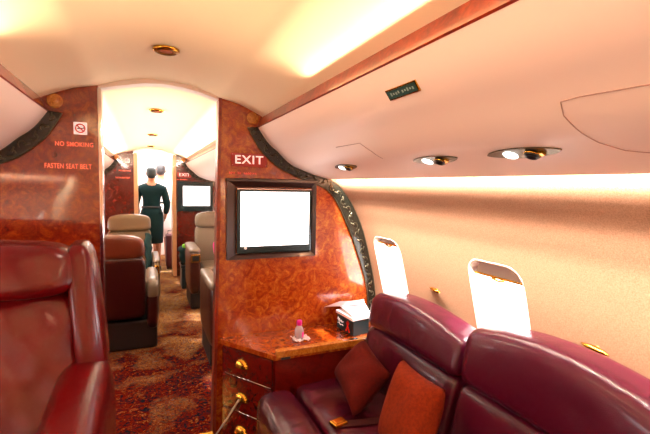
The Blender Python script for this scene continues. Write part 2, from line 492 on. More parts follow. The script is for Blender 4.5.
# plaque on the overhead panel
z, t, n = frame_on_val(.5785)
r = thing('plaque', 'small dark teal plaque with a gold edge on the overhead panel', 'plaque', (.5785, .862, z))
ax = Matrix((Vector((0, -1, 0)), t, -n)).transposed().to_4x4()
ax = Matrix((Vector((0, -1, 0)), -t, n)).transposed().to_4x4()
q = B(-.064, .064, -.0145, .0145, -.001, .003, .001); bmesh.ops.transform(q, matrix=ax, verts=q.verts); obj('gold_edge', q, M['gold'], r)
q = B(-.059, .059, -.0105, .0105, .0025, .0045); bmesh.ops.transform(q, matrix=ax, verts=q.verts); obj('panel', q, mat('plaque_teal', '#12403c', .35), r)
q = bmesh.new()
for k in range(9):
    x = -.045 + k * .0105 + (0.006 if k > 3 else 0)
    box(q, x, x + .0055, -.004 + .002 * (k % 2), .003 + .002 * (k % 3 == 0), .0044, .005)
bmesh.ops.transform(q, matrix=ax, verts=q.verts); obj('lettering', q, mat('plaque_letters', '#8ea49c', .5), r)

# ------------------------------------------------------------------ partitions
def poly_between(A, Bq): return A + Bq[::-1]
INR = [(.484, 1.645), (.515, 1.59), (.552, 1.533), (.60, 1.487), (.656, 1.444), (.75, 1.402), (.829, 1.374), (.919, 1.342), (.97, 1.30), (1.015, 1.236), (1.096, 1.073), (1.13, .99), (1.167, .893), (1.205, .77), (1.22, .66), (1.222, .57)]
def outer_profile():
    W_ = [(x, z) for x, z in WALLS if z < 1.35]
    return [(.562, 1.707)] + VALS + W_
def carve(side, Y, zmin, name_parent):
    fx = (lambda x: x) if side > 0 else (lambda x: 2 * XC - x)
    def lenpar(P):
        d = [0]
        for a, b2 in zip(P, P[1:]): d.append(d[-1] + math.dist(a, b2))
        return d
    def at(P, D, s):
        s *= D[-1]
        for i in range(len(D) - 1):
            if D[i] <= s <= D[i + 1]:
                f = (s - D[i]) / max(D[i + 1] - D[i], 1e-9); return (P[i][0] + (P[i + 1][0] - P[i][0]) * f, P[i][1] + (P[i + 1][1] - P[i][1]) * f)
        return P[-1]
    O0 = [p for p in outer_profile()[1:] if p[1] >= zmin]; I0 = [p for p in smoothed(INR) if p[1] >= zmin]
    DO, DI = lenpar(O0), lenpar(I0); nq = 70
    O = [at(O0, DO, k / nq) for k in range(nq + 1)]; I = [at(I0, DI, k / nq) for k in range(nq + 1)]
    DO, DI = lenpar(O), lenpar(I)
    qb = bmesh.new(); R4 = []
    for o_, i_ in zip(O, I):
        R4.append([qb.verts.new((fx(x), y, z)) for (x, z), y in ((o_, Y - .012), (i_, Y - .012), (i_, Y), (o_, Y))])
    for A4, B4 in zip(R4, R4[1:]):
        for j in range(4): qb.faces.new((A4[j], A4[(j + 1) % 4], B4[(j + 1) % 4], B4[j]))
    qb.faces.new(R4[0]); qb.faces.new(R4[-1][::-1])
    bd = obj('border', qb, M['border']); local(bd, name_parent)
    # carved scrollwork running along the middle of the border
    cv = bmesh.new()
    nn = 26 if zmin < 1 else 14
    for k in range(nn):
        s = (k + .5) / nn
        a = Vector(at(O, DO, s)); b2 = Vector(at(I, DI, s)); m_ = (a + b2) / 2; wd = (a - b2).length
        tx = Vector(at(O, DO, min(1, s + .02))) - Vector(at(O, DO, max(0, s - .02))); tx.normalize(); nx = Vector((-tx.y, tx.x))
        sg = 1 if k % 2 else -1
        ps = []
        for j in range(11):
            an = j / 10 * 4.4; rad = wd * .30 * (1 - j / 14)
            p_ = m_ + tx * (rad * math.cos(an)) + nx * (sg * rad * math.sin(an))
            ps.append((fx(p_.x), Y - .013, p_.y))
        tube(cv, ps, .0032 if Y < 3 else .004, 5)
        p0 = m_ - tx * wd * .3 - nx * sg * wd * .2
        tube(cv, [(fx(p0.x), Y - .012, p0.y), (fx(m_.x), Y - .016, m_.y)], .004, 5)
    for P in (O[2:-2], I):
        Q = [Vector(p) for p in P]
        tube(cv, [(fx(p.x), Y - .012, p.y) for p in Q[:-1]], .003, 5)
    o = obj('carving', cv, M['bronze']); o.parent = bd
    # rosette in the top corner
    rs = bmesh.new(); cx, cz = fx(.512), 1.695
    lathe(rs, [(.001, .008), (.012, .007), (.02, .002), (.026, .006), (.031, .001), (.031, -.002), (.001, -.002)], 20, Matrix.Translation((cx, Y - .002, cz)) @ Matrix.Rotation(PI / 2, 4, 'X'))
    local(obj('rosette', rs, M['amber'], None, True), name_parent)

def lean_edge(Y): return [(.322, 0), (.328, .33), (.343, 1.17), (.352, 1.779)] if Y < 3 else [(.41, 0), (.41, 1.765)]
def partition(Y, near):
    e = lean_edge(Y)
    xl = -.187 if near else -.143
    topR = [p for p in CEILS if e[-1][0] < p[0] < .56]
    R = e + topR + outer_profile()
    rt = thing('partition', 'glossy burl-wood partition right of the doorway, carrying a television and an EXIT sign' if near else 'far wooden partition beyond the doorway, to the right, with a small EXIT sign and screen', 'partition', (.8, Y, 0))
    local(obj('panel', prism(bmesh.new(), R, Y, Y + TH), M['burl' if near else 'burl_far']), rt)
    topL = [p for p in CEILS[::-1] if 2 * XC - .56 < p[0] < xl]
    Lp = [(xl, 0), (xl, 1.779 if near else 1.785)] + topL + mir(outer_profile())
    lt = thing('partition', 'glossy burl-wood partition on the left reading NO SMOKING and FASTEN SEAT BELT' if near else 'far dark wooden partition beyond the doorway, to the left, with red lettering', 'partition', (-.6, Y, 0))
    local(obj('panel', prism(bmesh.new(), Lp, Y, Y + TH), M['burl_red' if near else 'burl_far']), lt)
    carve(1, Y, .56 if near else .3, rt); carve(-1, Y, .56 if near else .3, lt)
    if near:
        # bright metal edge on the left, red wooden edge on the right
        local(obj('edge_strip', B(xl - .004, xl + .012, Y - .006, Y + TH + .006, 0, 1.768, .003), M['chrome']), lt)
        ed = bmesh.new(); rp = [(x, z) for x, z in e]
        prism(ed, [(x - .012, z) for x, z in rp] + [(x + .004, z) for x, z in rp[::-1]], Y - .006, Y + TH + .006)
        local(obj('edge_strip', ed, M['red_wood']), rt)
        # reveal frame round the television
        fr = bmesh.new()
        x0, x1, z0, z1 = .378, .868, .964, 1.373; a0, a1, b0, b1 = .428, .845, .99, 1.340
        for quad in ([(x0, z0), (x1, z0), (a1, b0), (a0, b0)], [(x1, z0), (x1, z1), (a1, b1), (a1, b0)], [(x1, z1), (x0, z1), (a0, b1), (a1, b1)], [(x0, z1), (x0, z0), (a0, b0), (a0, b1)]):
            vo_ = [fr.verts.new((x, Y - .022 if (x, z) in ((x0, z0), (x1, z0), (x1, z1), (x0, z1)) else Y - .004, z)) for x, z in quad]
            vi_ = [fr.verts.new((x, Y + .001, z)) for x, z in quad]
            fr.faces.new(vo_); fr.faces.new(vi_[::-1])
            for i in range(4): fr.faces.new((vo_[i], vi_[i], vi_[(i + 1) % 4], vo_[(i + 1) % 4]))
        local(obj('screen_surround', fr, M['surround']), rt)
        local(obj('top_moulding', B(x0 - .005, x1 + .005, Y - .03, Y, 1.366, 1.385, .004), M['surround']), rt)
    # arch head over the doorway
    arch = [(xl, 1.768), (-.1, 1.789), (0, 1.811), (.08, 1.817), (.16, 1.812), (.25, 1.797), (e[-1][0], 1.768)]
    tp = [p for p in CEILS if xl < p[0] < e[-1][0]]
    struct('door_%d' % (1 if near else 2), prism(bmesh.new(), arch + [(e[-1][0], ceil_z(e[-1][0]))] + tp[::-1] + [(xl, ceil_z(xl))], Y - .004, Y + TH + .004), M['reveal'])
    return lt, rt
ltN, rtN = partition(Y1, True)
ltF, rtF = partition(Y2, False)
# beige posts framing the far doorway
for (x0, x1, par) in ((-.143, -.09, ltF), (.36, .412, rtF)):
    pb = bmesh.new(); box(pb, x0, x1, Y2 - .02, Y2 + .30, 0, 1.76, .004)
    for k in (.3, .7): box(pb, x0 + (x1 - x0) * k - .004, x0 + (x1 - x0) * k + .004, Y2 - .026, Y2 - .018, 0, 1.76, .002)
    local(obj('door_post', pb, M['jamb']), par)
local(obj('threshold', B(-.2, .345, Y1 - .02, Y1 + TH + .025, 0, .006, .002), M['gold']), ltN)
ltN.children[-1].name = 'threshold'

# television
def tv(Y, dx, label):
    t = thing('television', label, 'television', (.64 + dx, Y, .99))
    a0, a1, b0, b1 = .431 + dx, .841 + dx, .992, 1.337
    s0, s1, c0, c1_ = .449 + dx, .828 + dx, 1.03, 1.317
    bz = bmesh.new(); box(bz, a0, a1, Y - .016, Y + .001, b0, b1, .004)
    local(obj('bezel', bz, M['bezel']), t)
    local(obj('screen', B(s0, s1, Y - .0175, Y - .015, c0, c1_), M['screen']), t)
    if Y > 3:
        sr = bmesh.new()
        for q4 in ((a0 - .06, a1 + .03, b1, b1 + .05), (a0 - .06, a1 + .03, b0 - .04, b0), (a0 - .06, a0, b0, b1), (a1, a1 + .03, b0, b1)): box(sr, q4[0], q4[1], Y - .02, Y, q4[2], q4[3], .002)
        local(obj('screen_surround', sr, M['bezel']), t)
    if Y < 3:
        sp = bmesh.new(); box(sp, a0, a1, Y - .019, Y - .0155, b1 - .010, b1 - .004, .001)
        local(obj('trim_line', sp, M['chrome']), t)
        lg = bmesh.new(); lathe(lg, [(.001, .001), (.007, .001), (.007, 0), (.001, 0)], 16, Matrix.Translation((s0 + .026, Y - .0165, c0 - .008)) @ Matrix.Rotation(PI / 2, 4, 'X'))
        local(obj('power_button', lg, M['signwhite']), t)
tv(Y1 - .001, 0, 'flat television with a white lit screen, set in the near right partition')
tv(Y2, .055, 'small far television with a white screen beyond the doorway')

def signs(Y, dx, near):
    w = 'near' if near else 'far'
    F = (PI / 2, 0, 0)
    ex = thing('exit_sign', 'red EXIT sign with white letters above the near television' if near else 'tiny EXIT sign on the far partition above the far television', 'sign', (.4965 + dx, Y, 1.444))
    local(obj('plate', B(.402 + dx, .591 + dx, Y - .006, Y, 1.444, 1.512, .002), M['red']), ex)
    local(text('lettering', 'EXIT', .060, M['signwhite'], (.494 + dx, Y - .0068, 1.478), F, None, .0006, .0010, 1.12, sp=1.12), ex)
    if near:
        for x in (.409, .584):
            for z in (1.451, 1.505):
                sc_ = lathe(bmesh.new(), [(.001, .0015), (.003, .001), (.003, 0), (.001, 0)], 8, Matrix.Translation((x, Y - .006, z)) @ Matrix.Rotation(PI / 2, 4, 'X'))
                local(obj('screw', sc_, M['chrome']), ex)
    # faint line of lettering under the EXIT plate
    q = bmesh.new(); x = .393 + dx; random.seed(9)
    for word in (3, 2, 6):
        for k in range(word):
            h = random.choice((.011, .014)); k2 = random.random()
            box(q, x, x + .003, Y - .002, Y, 1.404, 1.404 + h)
            box(q, x, x + .008, Y - .002, Y, 1.404 + h * .45, 1.404 + h * .45 + .003)
            if k2 > .4: box(q, x + .006, x + .009, Y - .002, Y, 1.404, 1.404 + h * .7)
            x += .0115
        x += .009
    local(obj('lettering', q, M['coral2' if near else 'coral']), rtN if near else rtF)
    d2 = 0 if near else .03
    ns = thing('no_smoking_sign', 'white square no-smoking symbol on the near left partition' if near else 'small pale square sign on the far left partition', 'sign', (-.2585 + d2, Y, 1.558 + d2))
    zc = 1.585 + (0 if near else .065)
    x0 = -.259 + (0 if near else .04)
    local(obj('plate', B(x0 - .026, x0 + .026, Y - .004, Y, zc - .027, zc + .027, .002), M['signwhite']), ns)
    q = bmesh.new(); tube(q, [(x0 + .018 * math.cos(a), Y - .005, zc + .018 * math.sin(a)) for a in [2 * PI * k / 24 for k in range(25)]], .0032, 6, False)
    tube(q, [(x0 - .012, Y - .005, zc + .012), (x0 + .012, Y - .005, zc - .012)], .003, 6)
    local(obj('symbol_ring', q, mat('symbol_red', '#c81c14', .5)), ns)
    q = bmesh.new(); box(q, x0 - .012, x0 + .009, Y - .0046, Y - .004, zc - .003, zc + .002); box(q, x0 + .010, x0 + .013, Y - .0046, Y - .004, zc - .003, zc + .006)
    local(obj('cigarette_symbol', q, M['black']), ns)
    par = ltN if near else ltF
    b_ = .0003
    a = text('lettering', 'NO SMOKING', .0275, M['coral'], (-.283 + d2, Y - .002, 1.513), F, None, .0006, b_, .80); local(a, par)
    a = text('lettering', 'FASTEN SEAT BELT', .031, M['coral'], (-.308 + d2, Y - .002, 1.416), F, None, .0006, b_, .64); local(a, par)
signs(Y1, 0, True); signs(Y2, .03, False)

# ------------------------------------------------------------------ vestibule behind the far partition
struct('wall_galley_left', B(-.42, -.36, Y2 + .36, YE, 0, 1.9), M['vest'])
struct('wall_galley_right', B(.60, .66, Y2 + .36, YE, 0, 1.9), M['vest'])
struct('wall_front', B(-.5, .7, YE, YE + .05, 0, 1.9), M['vest'])
struct('ceiling_galley', B(-1.2, 1.36, Y2 + TH, YE, 1.85, 1.9), M['vest'])
for (x, y, z, e) in ((.1, 7.3, 1.82, 60),):
    ld = bpy.data.lights.new('galley_light', 'AREA'); ld.shape = 'RECTANGLE'; ld.size = .7; ld.size_y = 1.4; ld.energy = e; ld.color = (1, .97, .96)
    lo = bpy.data.objects.new('galley_light', ld); link(lo); lo.location = (x, y, z)

# ------------------------------------------------------------------ counter cabinet
cab = thing('drawer_cabinet', 'glossy wooden counter cabinet with chamfered drawer front, below the television', 'cabinet', (.85, 1.95, 0))
A_ = Vector((.353, 2.085)); B_ = Vector((.548, 1.796)); ct = (B_ - A_).normalized(); cn = Vector((ct.y, -ct.x)); 
if cn.dot(Vector((-1, -1))) < 0: cn = -cn
body = [(.353, 2.112), tuple(A_), tuple(B_), (1.27, 1.796), (1.27, 2.112)]
bm = bmesh.new(); sh = [(x + .006, y) if i < 2 else (x, y + .006) for i, (x, y) in enumerate(body)]
prism(bm, [(.362, 2.112), (.362, 2.09), (.553, 1.806), (1.20, 1.806), (1.20, 2.112)], .0, .535, 'Z')
local(obj('body', bm, M['dark_burl']), cab)
top = [(.345, 2.112), (.345, 2.085), (.546, 1.788), (1.27, 1.788), (1.27, 2.112)]
bm = bmesh.new(); prism(bm, top, .535, .558, 'Z')
pass
local(obj('counter_top', bm, M['burl']), cab)
local(obj('counter_edge', B(.552, 1.262, 1.778, 1.812, .548, .583, .005), M['amber']), cab)
local(obj('latch', B(.575, .62, 1.782, 1.79, .536, .547, .001), M['black']), cab)
local(obj('top_inlay', B(.90, .98, 1.784, 1.806, .582, .5845), M['chrome']), cab)
def cham(t, z, off=0):
    p = A_ + (B_ - A_) * t + cn * off
    return Vector((p.x, p.y, z))
seat_spans = [(.400, .530), (.222, .390), (.03, .212)]
for k, (z0, z1) in enumerate(seat_spans):
    q = bmesh.new(); vs = []
    for off in (-.004, .010):
        for t, z in ((.03, z0), (.97, z0), (.97, z1), (.03, z1)):
            vs.append(q.verts.new(cham(t, z, off)))
    q.faces.new(vs[:4]); q.faces.new(vs[4:][::-1])
    for i in range(4): q.faces.new((vs[i], vs[4 + i], vs[4 + (i + 1) % 4], vs[(i + 1) % 4]))
    bmesh.ops.bevel(q, geom=q.edges[:], offset=.003, segments=2, affect='EDGES')
    dr = local(obj('drawer', q, M['dark_burl']), cab)
    # shell shaped cup pull
    zc = (.468, .297, .125)[k]; c0 = cham(.43, zc, .010)
    q = bmesh.new(); rows = []
    U = Vector((ct.x, ct.y, 0)); Nn = Vector((cn.x, cn.y, 0))
    for i in range(9):
        th = PI * .5 * i / 8
        row = []
        for j in range(25):
            ph = PI * (j / 24)
            fl = 1 + .05 * math.cos(j * PI / 1.5)
            r_ = .043 * math.sin(th) * fl if i else .0
            px = r_ * math.cos(ph); pz = r_ * math.sin(ph) * .95 - .014
            row.append(q.verts.new(c0 + U * px + Vector((0, 0, pz)) + Nn * (.024 * math.cos(th))))
        rows.append(row)
    for a, b2 in zip(rows, rows[1:]):
        for j in range(24): f = q.faces.new((a[j], a[j + 1], b2[j + 1], b2[j])); f.smooth = True
    bmesh.ops.remove_doubles(q, verts=q.verts, dist=1e-5)
    sm = obj('pull', q, M['gold']); sm.parent = dr; sm.matrix_parent_inverse = Matrix()
    md = sm.modifiers.new('s', 'SOLIDIFY'); md.thickness = .003
    q = bmesh.new()
    tube(q, [cham(.10, z0 - .003, .011), cham(.95, z0 - .003, .011)], .0022, 6)
    o = obj('seam_glint', q, M['chrome']); o.parent = dr  # chrome line added to stand in for light reflected at the drawer seam
# pale strap hanging from the middle pull
st = bmesh.new(); p0 = cham(.45, .300, .040); p1 = Vector((.322, 2.07, .065))
tube(st, [p0, p0.lerp(p1, .5) + Vector((0, 0, -.004)), p1], .0045, 8)
tag(obj('strap', st, mat('cream_strap', '#e8d8c0', .6), None, True), 'thin cream rod-like strap slanting down from the middle drawer pull', 'strap')

# ------------------------------------------------------------------ things on the counter
ZT = .5585
bt = thing('bottle', 'small clear bottle with a pink cap and pink label on the counter', 'bottle', (.722, 1.945, ZT + .004))
obj('body', lathe(bmesh.new(), [(.001, 0), (.020, 0), (.023, .006), (.023, .045), (.020, .056), (.012, .070), (.0105, .074), (.001, .075)], 24), M['bottle'], bt, True)
obj('cap', lathe(bmesh.new(), [(.001, .072), (.0135, .072), (.0135, .094), (.011, .097), (.001, .097)], 20), M['magenta'], bt, True)
lb = bmesh.new()
tube(lb, [(0, 0, .014), (0, 0, .040)], .0236, 24, False)
for f in [f for f in lb.faces if f.calc_center_median().x < .004]: lb.faces.remove(f)
obj('label', lb, M['magenta'], bt, True)
nk = bmesh.new()
bmesh.ops.create_grid(nk, x_segments=22, y_segments=22, size=.048)
for v in nk.verts:
    r_ = v.co.length; a = math.atan2(v.co.y, v.co.x)
    v.co.x *= .9; v.co.y *= .75
    v.co.z = .004 + (0 if r_ < .024 else .010 * abs(math.sin(a * 3 + r_ * 50)) + .004 * math.sin(v.co.x * 200) ** 2)
o = obj('napkin', nk, M['paper'], None, True); o.location = (.727, 1.94, ZT - .003); md = o.modifiers.new('s', 'SOLIDIFY'); md.thickness = .0015
tag(o, 'crumpled white napkin under the small pink-capped bottle', 'napkin')

# dark tissue-like box with white flap, and loose papers
bx = thing('box', 'dark teal carton with a red ribbon mark, on the counter beside the sofa', 'box', (1.06, 1.94, ZT), math.radians(0))
Pb = [Vector(p) for p in ((.985, 2.045), (1.0, 1.875), (1.11, 1.90), (1.10, 2.07))]
q = prism(bmesh.new(), [tuple(p) for p in Pb], ZT, ZT + .085, 'Z'); bmesh.ops.bevel(q, geom=q.edges[:], offset=.003, segments=1, affect='EDGES')
local(obj('carton', q, M['box']), bx)
lid = prism(bmesh.new(), [(.980, 2.05), (.994, 1.872), (1.115, 1.895), (1.105, 2.075)], ZT + .085, ZT + .100, 'Z')
local(obj('lid', lid, M['paper']), bx)
u = (Pb[1] - Pb[0]).normalized(); nn_ = Vector((-1, -.09)).normalized()
def side(t, z, off=.002): 
    p = Pb[0] + (Pb[1] - Pb[0]) * t + nn_ * off; return (p.x, p.y, ZT + z)
q = tube(bmesh.new(), [side(.60, .012), side(.66, .035), side(.74, .06), side(.70, .070), side(.63, .062), side(.72, .035), side(.80, .012)], .0045, 6)
local(obj('red_ribbon_mark', q, mat('ribbon_red', '#e02018', .5)), bx)
q = bmesh.new()
tube(q, [side(.06, .052), side(.10, .066), side(.14, .046), side(.18, .060), side(.22, .044), side(.28, .056), side(.34, .046), side(.42, .052)], .0026, 5)
tube(q, [side(.08, .032), side(.16, .038), side(.24, .028), side(.36, .034), side(.42, .030)], .0022, 5)
local(obj('white_script', q, M['signwhite']), bx)
def sheet(name, pts, z, m, label, curl=.004, n=8):
    q = bmesh.new(); g = []
    a, b2, c2, d = [Vector(p) for p in pts]
    for i in range(n + 1):
        r = []
        for j in range(n + 1):
            s, t = i / n, j / n
            p = a.lerp(b2, s).lerp(d.lerp(c2, s), t)
            r.append(q.verts.new((p.x, p.y, p.z + z + curl * math.sin(s * 3.1) * math.sin(t * 4.0))))
        g.append(r)
    for i in range(n):
        for j in range(n): q.faces.new((g[i][j], g[i + 1][j], g[i + 1][j + 1], g[i][j + 1]))
    o = obj(name, q, m, None, True); md = o.modifiers.new('s', 'SOLIDIFY'); md.thickness = .003
    return tag(o, label, 'paper', 'papers on the counter')
sheet('paper', [(1.0, 1.885, ZT + .104), (1.12, 1.90, ZT + .104), (1.17, 2.06, ZT + .118), (1.01, 2.08, ZT + .118)], 0, M['paper'], 'white papers lying on top of the dark carton')
sheet('paper', [(.925, 2.088, ZT + .112), (1.13, 1.99, ZT + .132), (1.17, 2.07, ZT + .138), (1.03, 2.102, ZT + .130)], 0, M['pinkpaper'], 'pinkish paper sheet behind the carton, leaning at the partition')

# ------------------------------------------------------------------ sofa
sofa = thing('sofa', 'long maroon leather sofa along the right wall under the windows', 'sofa', (.9, .6, 0))
mods = [(1.776, 1.122, .826, .045), (1.118, .40, .86, .066), (.396, -.35, .85, .05)]
S = M['sofa']
local(obj('base', B(.50, 1.20, -.35, 1.772, .03, .27, .01), M['brownleather']), sofa)
def wr(v, u, amp=.004):
    return Vector((v.x, v.y, v.z + amp * math.sin(v.y * 38 + v.x * 11) * max(0, u.z)))
def along(y0, y1, f):  # cushion between y0..y1
    return f(min(y0, y1), max(y0, y1))
local(obj('front_bolster', pad(cage(.432, .625, -.35, 1.774, .18, .436), (3.2, 26, 3.2), 16, lambda v, u: Vector((v.x + .004 * math.sin(v.y * 45), v.y, v.z + .003 * math.sin(v.y * 60 + 1) * max(0, u.z)))), S), sofa)
for y1_, y0_, zt, bmp in mods:
    local(obj('seat_cushion', pad(cage(.622, 1.04, y0_ + .003, y1_ - .003, .22, .432), (9, 14, 4), 16, lambda v, u: wr(v, u)), S), sofa)
    c8 = [Vector(p) for p in ((.955, y0_ + .002, .40), (1.2, y0_ + .002, .40), (.955, y1_ - .002, .40), (1.2, y1_ - .002, .40), (1.022, y0_ + .002, .665), (1.235, y0_ + .002, .665), (1.022, y1_ - .002, .665), (1.235, y1_ - .002, .665))]
    local(obj('lower_back_cushion', pad(c8, (5, 26, 6), 18), S), sofa)
    yc = (y0_ + y1_) / 2; hw = (y1_ - y0_) / 2
    def dome(v, u, yc=yc, hw=hw, bmp=bmp):
        s = (v.y - yc) / hw
        w = max(0, (u.z + 1) / 2)
        return Vector((v.x - .012 * math.cos(s * 1.5) * w, v.y, v.z + w * .012 * s + w * bmp * (math.cos(max(-1, min(1, s)) * PI / 2) ** .9 if abs(s) < 1 else 0)))
    zt0 = zt - .02
    c8 = [Vector(p) for p in ((1.006, y0_ + .002, .650), (1.225, y0_ + .002, .650), (1.006, y1_ - .002, .650), (1.225, y1_ - .002, .650), (1.045, y0_ + .002, zt0), (1.205, y0_ + .002, zt0), (1.045, y1_ - .002, zt0), (1.205, y1_ - .002, zt0))]
    local(obj('upper_back_cushion', pad(c8, (4, 26, 4), 22, dome), S), sofa)
# piping seams on the top rear
def velvet(name, C4, thick, m, label):
    A, Bc, Cc, D = [Vector(p) for p in C4]
    nrm = (Bc - A).cross(D - A).normalized()
    if nrm.x > 0: nrm = -nrm
    q = bmesh.new(); n = 22; G = {}
    for s in (1, -1):
        for i in range(n + 1):
            for j in range(n + 1):
                a, b2 = i / n * 2 - 1, j / n * 2 - 1
                edge = i in (0, n) or j in (0, n)
                if s < 0 and edge: G[(s, i, j)] = G[(1, i, j)]; continue
                # pinch sides in, leave corners out
                pa = a * (1 - .07 * (1 - b2 * b2)); pb = b2 * (1 - .07 * (1 - a * a))
                u_, v_ = (pa + 1) / 2, (pb + 1) / 2
                p = A.lerp(D, u_).lerp(Bc.lerp(Cc, u_), v_)
                h = thick / 2 * ((1 - a ** 4) * (1 - b2 ** 4)) ** .6
                h += .005 * math.sin(a * 6 + b2 * 4) * (1 - a * a) * (1 - b2 * b2)
                G[(s, i, j)] = q.verts.new(p + nrm * h * s)
    for s in (1, -1):
        for i in range(n):
            for j in range(n):
                q.faces.new([G[(s, i, j)], G[(s, i + 1, j)], G[(s, i + 1, j + 1)], G[(s, i, j + 1)]])
    return tag(obj(name, q, m, None, True), label, 'cushion', 'throw cushions on the sofa')
velvet('throw_cushion', [(.935, 1.635, .64), (.78, 1.64, .50), (.735, 1.36, .452), (.915, 1.38, .59)], .13, M['pillow1'], 'dark red square throw cushion on the sofa, nearer the cabinet')
velvet('throw_cushion', [(.895, 1.275, .70), (.75, 1.20, .47), (.76, .955, .455), (.90, 1.03, .69)], .13, M['pillow2'], 'orange-red throw cushion standing against the sofa back, nearer the camera')

def buckle(loc, rz, label, belt_pts, loop=False):
    t = thing('seat_belt', label, 'seat belt', loc, 0, 'sofa seat belts')
    q = bmesh.new(); P = [Vector(p) for p in belt_pts]
    for a, b2 in zip(P, P[1:]):
        d = (b2 - a).normalized(); s = d.cross(Vector((0, 0, 1))).normalized() * .020
        vs = [q.verts.new(a - s), q.verts.new(a + s), q.verts.new(b2 + s), q.verts.new(b2 - s)]
        q.faces.new(vs)
    bmesh.ops.remove_doubles(q, verts=q.verts, dist=.004)
    o = obj('webbing', q, M['belt']); local(o, t); md = o.modifiers.new('s', 'SOLIDIFY'); md.thickness = .004
    q = B(-.030, .030, -.022, .022, 0, .016, .004); box(q, -.022, .012, -.014, .014, .015, .020, .002)
    o = obj('buckle', q, M['gold'], t); o.rotation_euler = (0, 0, rz)
buckle((.672, 1.36, .436), .2, 'dark seat belt with a gold buckle lying across the sofa seat', [(.66, 1.36, .442), (.75, 1.34, .441), (.86, 1.32, .440), (.95, 1.30, .438)])
q = bmesh.new()
tube(q, [(.88 + .04 * math.cos(a), 1.735 + .028 * math.sin(a), .468 + .022 * math.cos(a + .6)) for a in [2 * PI * k / 14 for k in range(15)]], .010, 6, False)
tag(obj('seat_belt', q, M['belt'], None, True), 'coiled dark belt loop between the cabinet and the red cushion', 'seat belt', 'sofa seat belts')

# ------------------------------------------------------------------ wall hooks
for i, (y, z, lb) in enumerate(((1.505, .880, 'small brass coat hook between the two windows'), (.766, .880, 'brass coat hook on the fabric wall above the near sofa end'))):
    x = x_at(z)
    t = thing('coat_hook', lb, 'coat hook', (x, y, z), 0, 'brass wall hooks')
    q = lathe(bmesh.new(), [(.001, .004), (.010, .003), (.012, 0), (.001, 0)], 16, Matrix.Rotation(-PI / 2, 4, 'Y')); obj('base', q, M['gold'], t, True)
    q = tube(bmesh.new(), [(-.003, .045, .004), (-.010, .03, .004), (-.016, .0, .004), (-.018, -.03, .003), (-.02, -.046, .002)], [.003, .006, .010, .007, .003], 10); obj('lever', q, M['gold'], t)

# ------------------------------------------------------------------ near left armchair
ch = thing('armchair', 'large glossy red leather armchair in the left foreground, facing the camera', 'armchair', (-.5, 1.4, 0))
R_ = M['redleather']
def quilt(v, u):
    f = max(0, -u.y)
    return Vector((v.x, v.y + f * .012 * math.sin(v.x * 34) * math.sin(v.z * 30), v.z))
c8 = [(-.83, 1.40, .40), (-.20, 1.40, .40), (-.83, 1.62, .40), (-.20, 1.62, .40), (-.83, 1.60, .985), (-.215, 1.60, .985), (-.83, 1.78, .985), (-.215, 1.78, .985)]
local(obj('backrest', pad(c8, (7, 4, 8), 18, quilt), R_), ch)
c8 = [(-.83, 1.535, .955), (-.205, 1.535, .955), (-.83, 1.76, .955), (-.205, 1.76, .955), (-.80, 1.60, 1.165), (-.225, 1.60, 1.135), (-.80, 1.80, 1.165), (-.225, 1.80, 1.135)]
local(obj('headrest', pad(c8, (6, 3, 3), 16), R_), ch)
for s in (0, 1):
    g = (lambda x: x) if s == 0 else (lambda x: -1.05 - x)
    c8 = [(g(-.225), 1.50, .66), (g(-.115), 1.52, .66), (g(-.225), 1.74, .66), (g(-.115), 1.74, .66), (g(-.275), 1.62, 1.135), (g(-.172), 1.62, 1.135), (g(-.262), 1.84, 1.135), (g(-.174), 1.84, 1.135)]
    local(obj('wing', pad(c8, (3, 3, 5), 14), R_), ch)
    c8 = [(g(-.32), .80, .30), (g(-.122), .80, .30), (g(-.29), 1.66, .30), (g(-.100), 1.66, .30), (g(-.32), .80, .60), (g(-.122), .80, .60), (g(-.285), 1.66, .775), (g(-.102), 1.66, .775)]
    local(obj('arm', pad(c8, (3.4, 14, 3.0), 18), R_), ch)
local(obj('seat', pad(cage(-.75, -.30, .84, 1.46, .27, .475), (6, 6, 4), 14, lambda v, u: Vector((v.x, v.y, v.z + .005 * max(0, u.z) * math.sin(v.x * 30) * math.sin(v.y * 26)))), R_), ch)
local(obj('base', B(-.85, -.19, .90, 1.70, .0, .31, .02), M['dark']), ch)

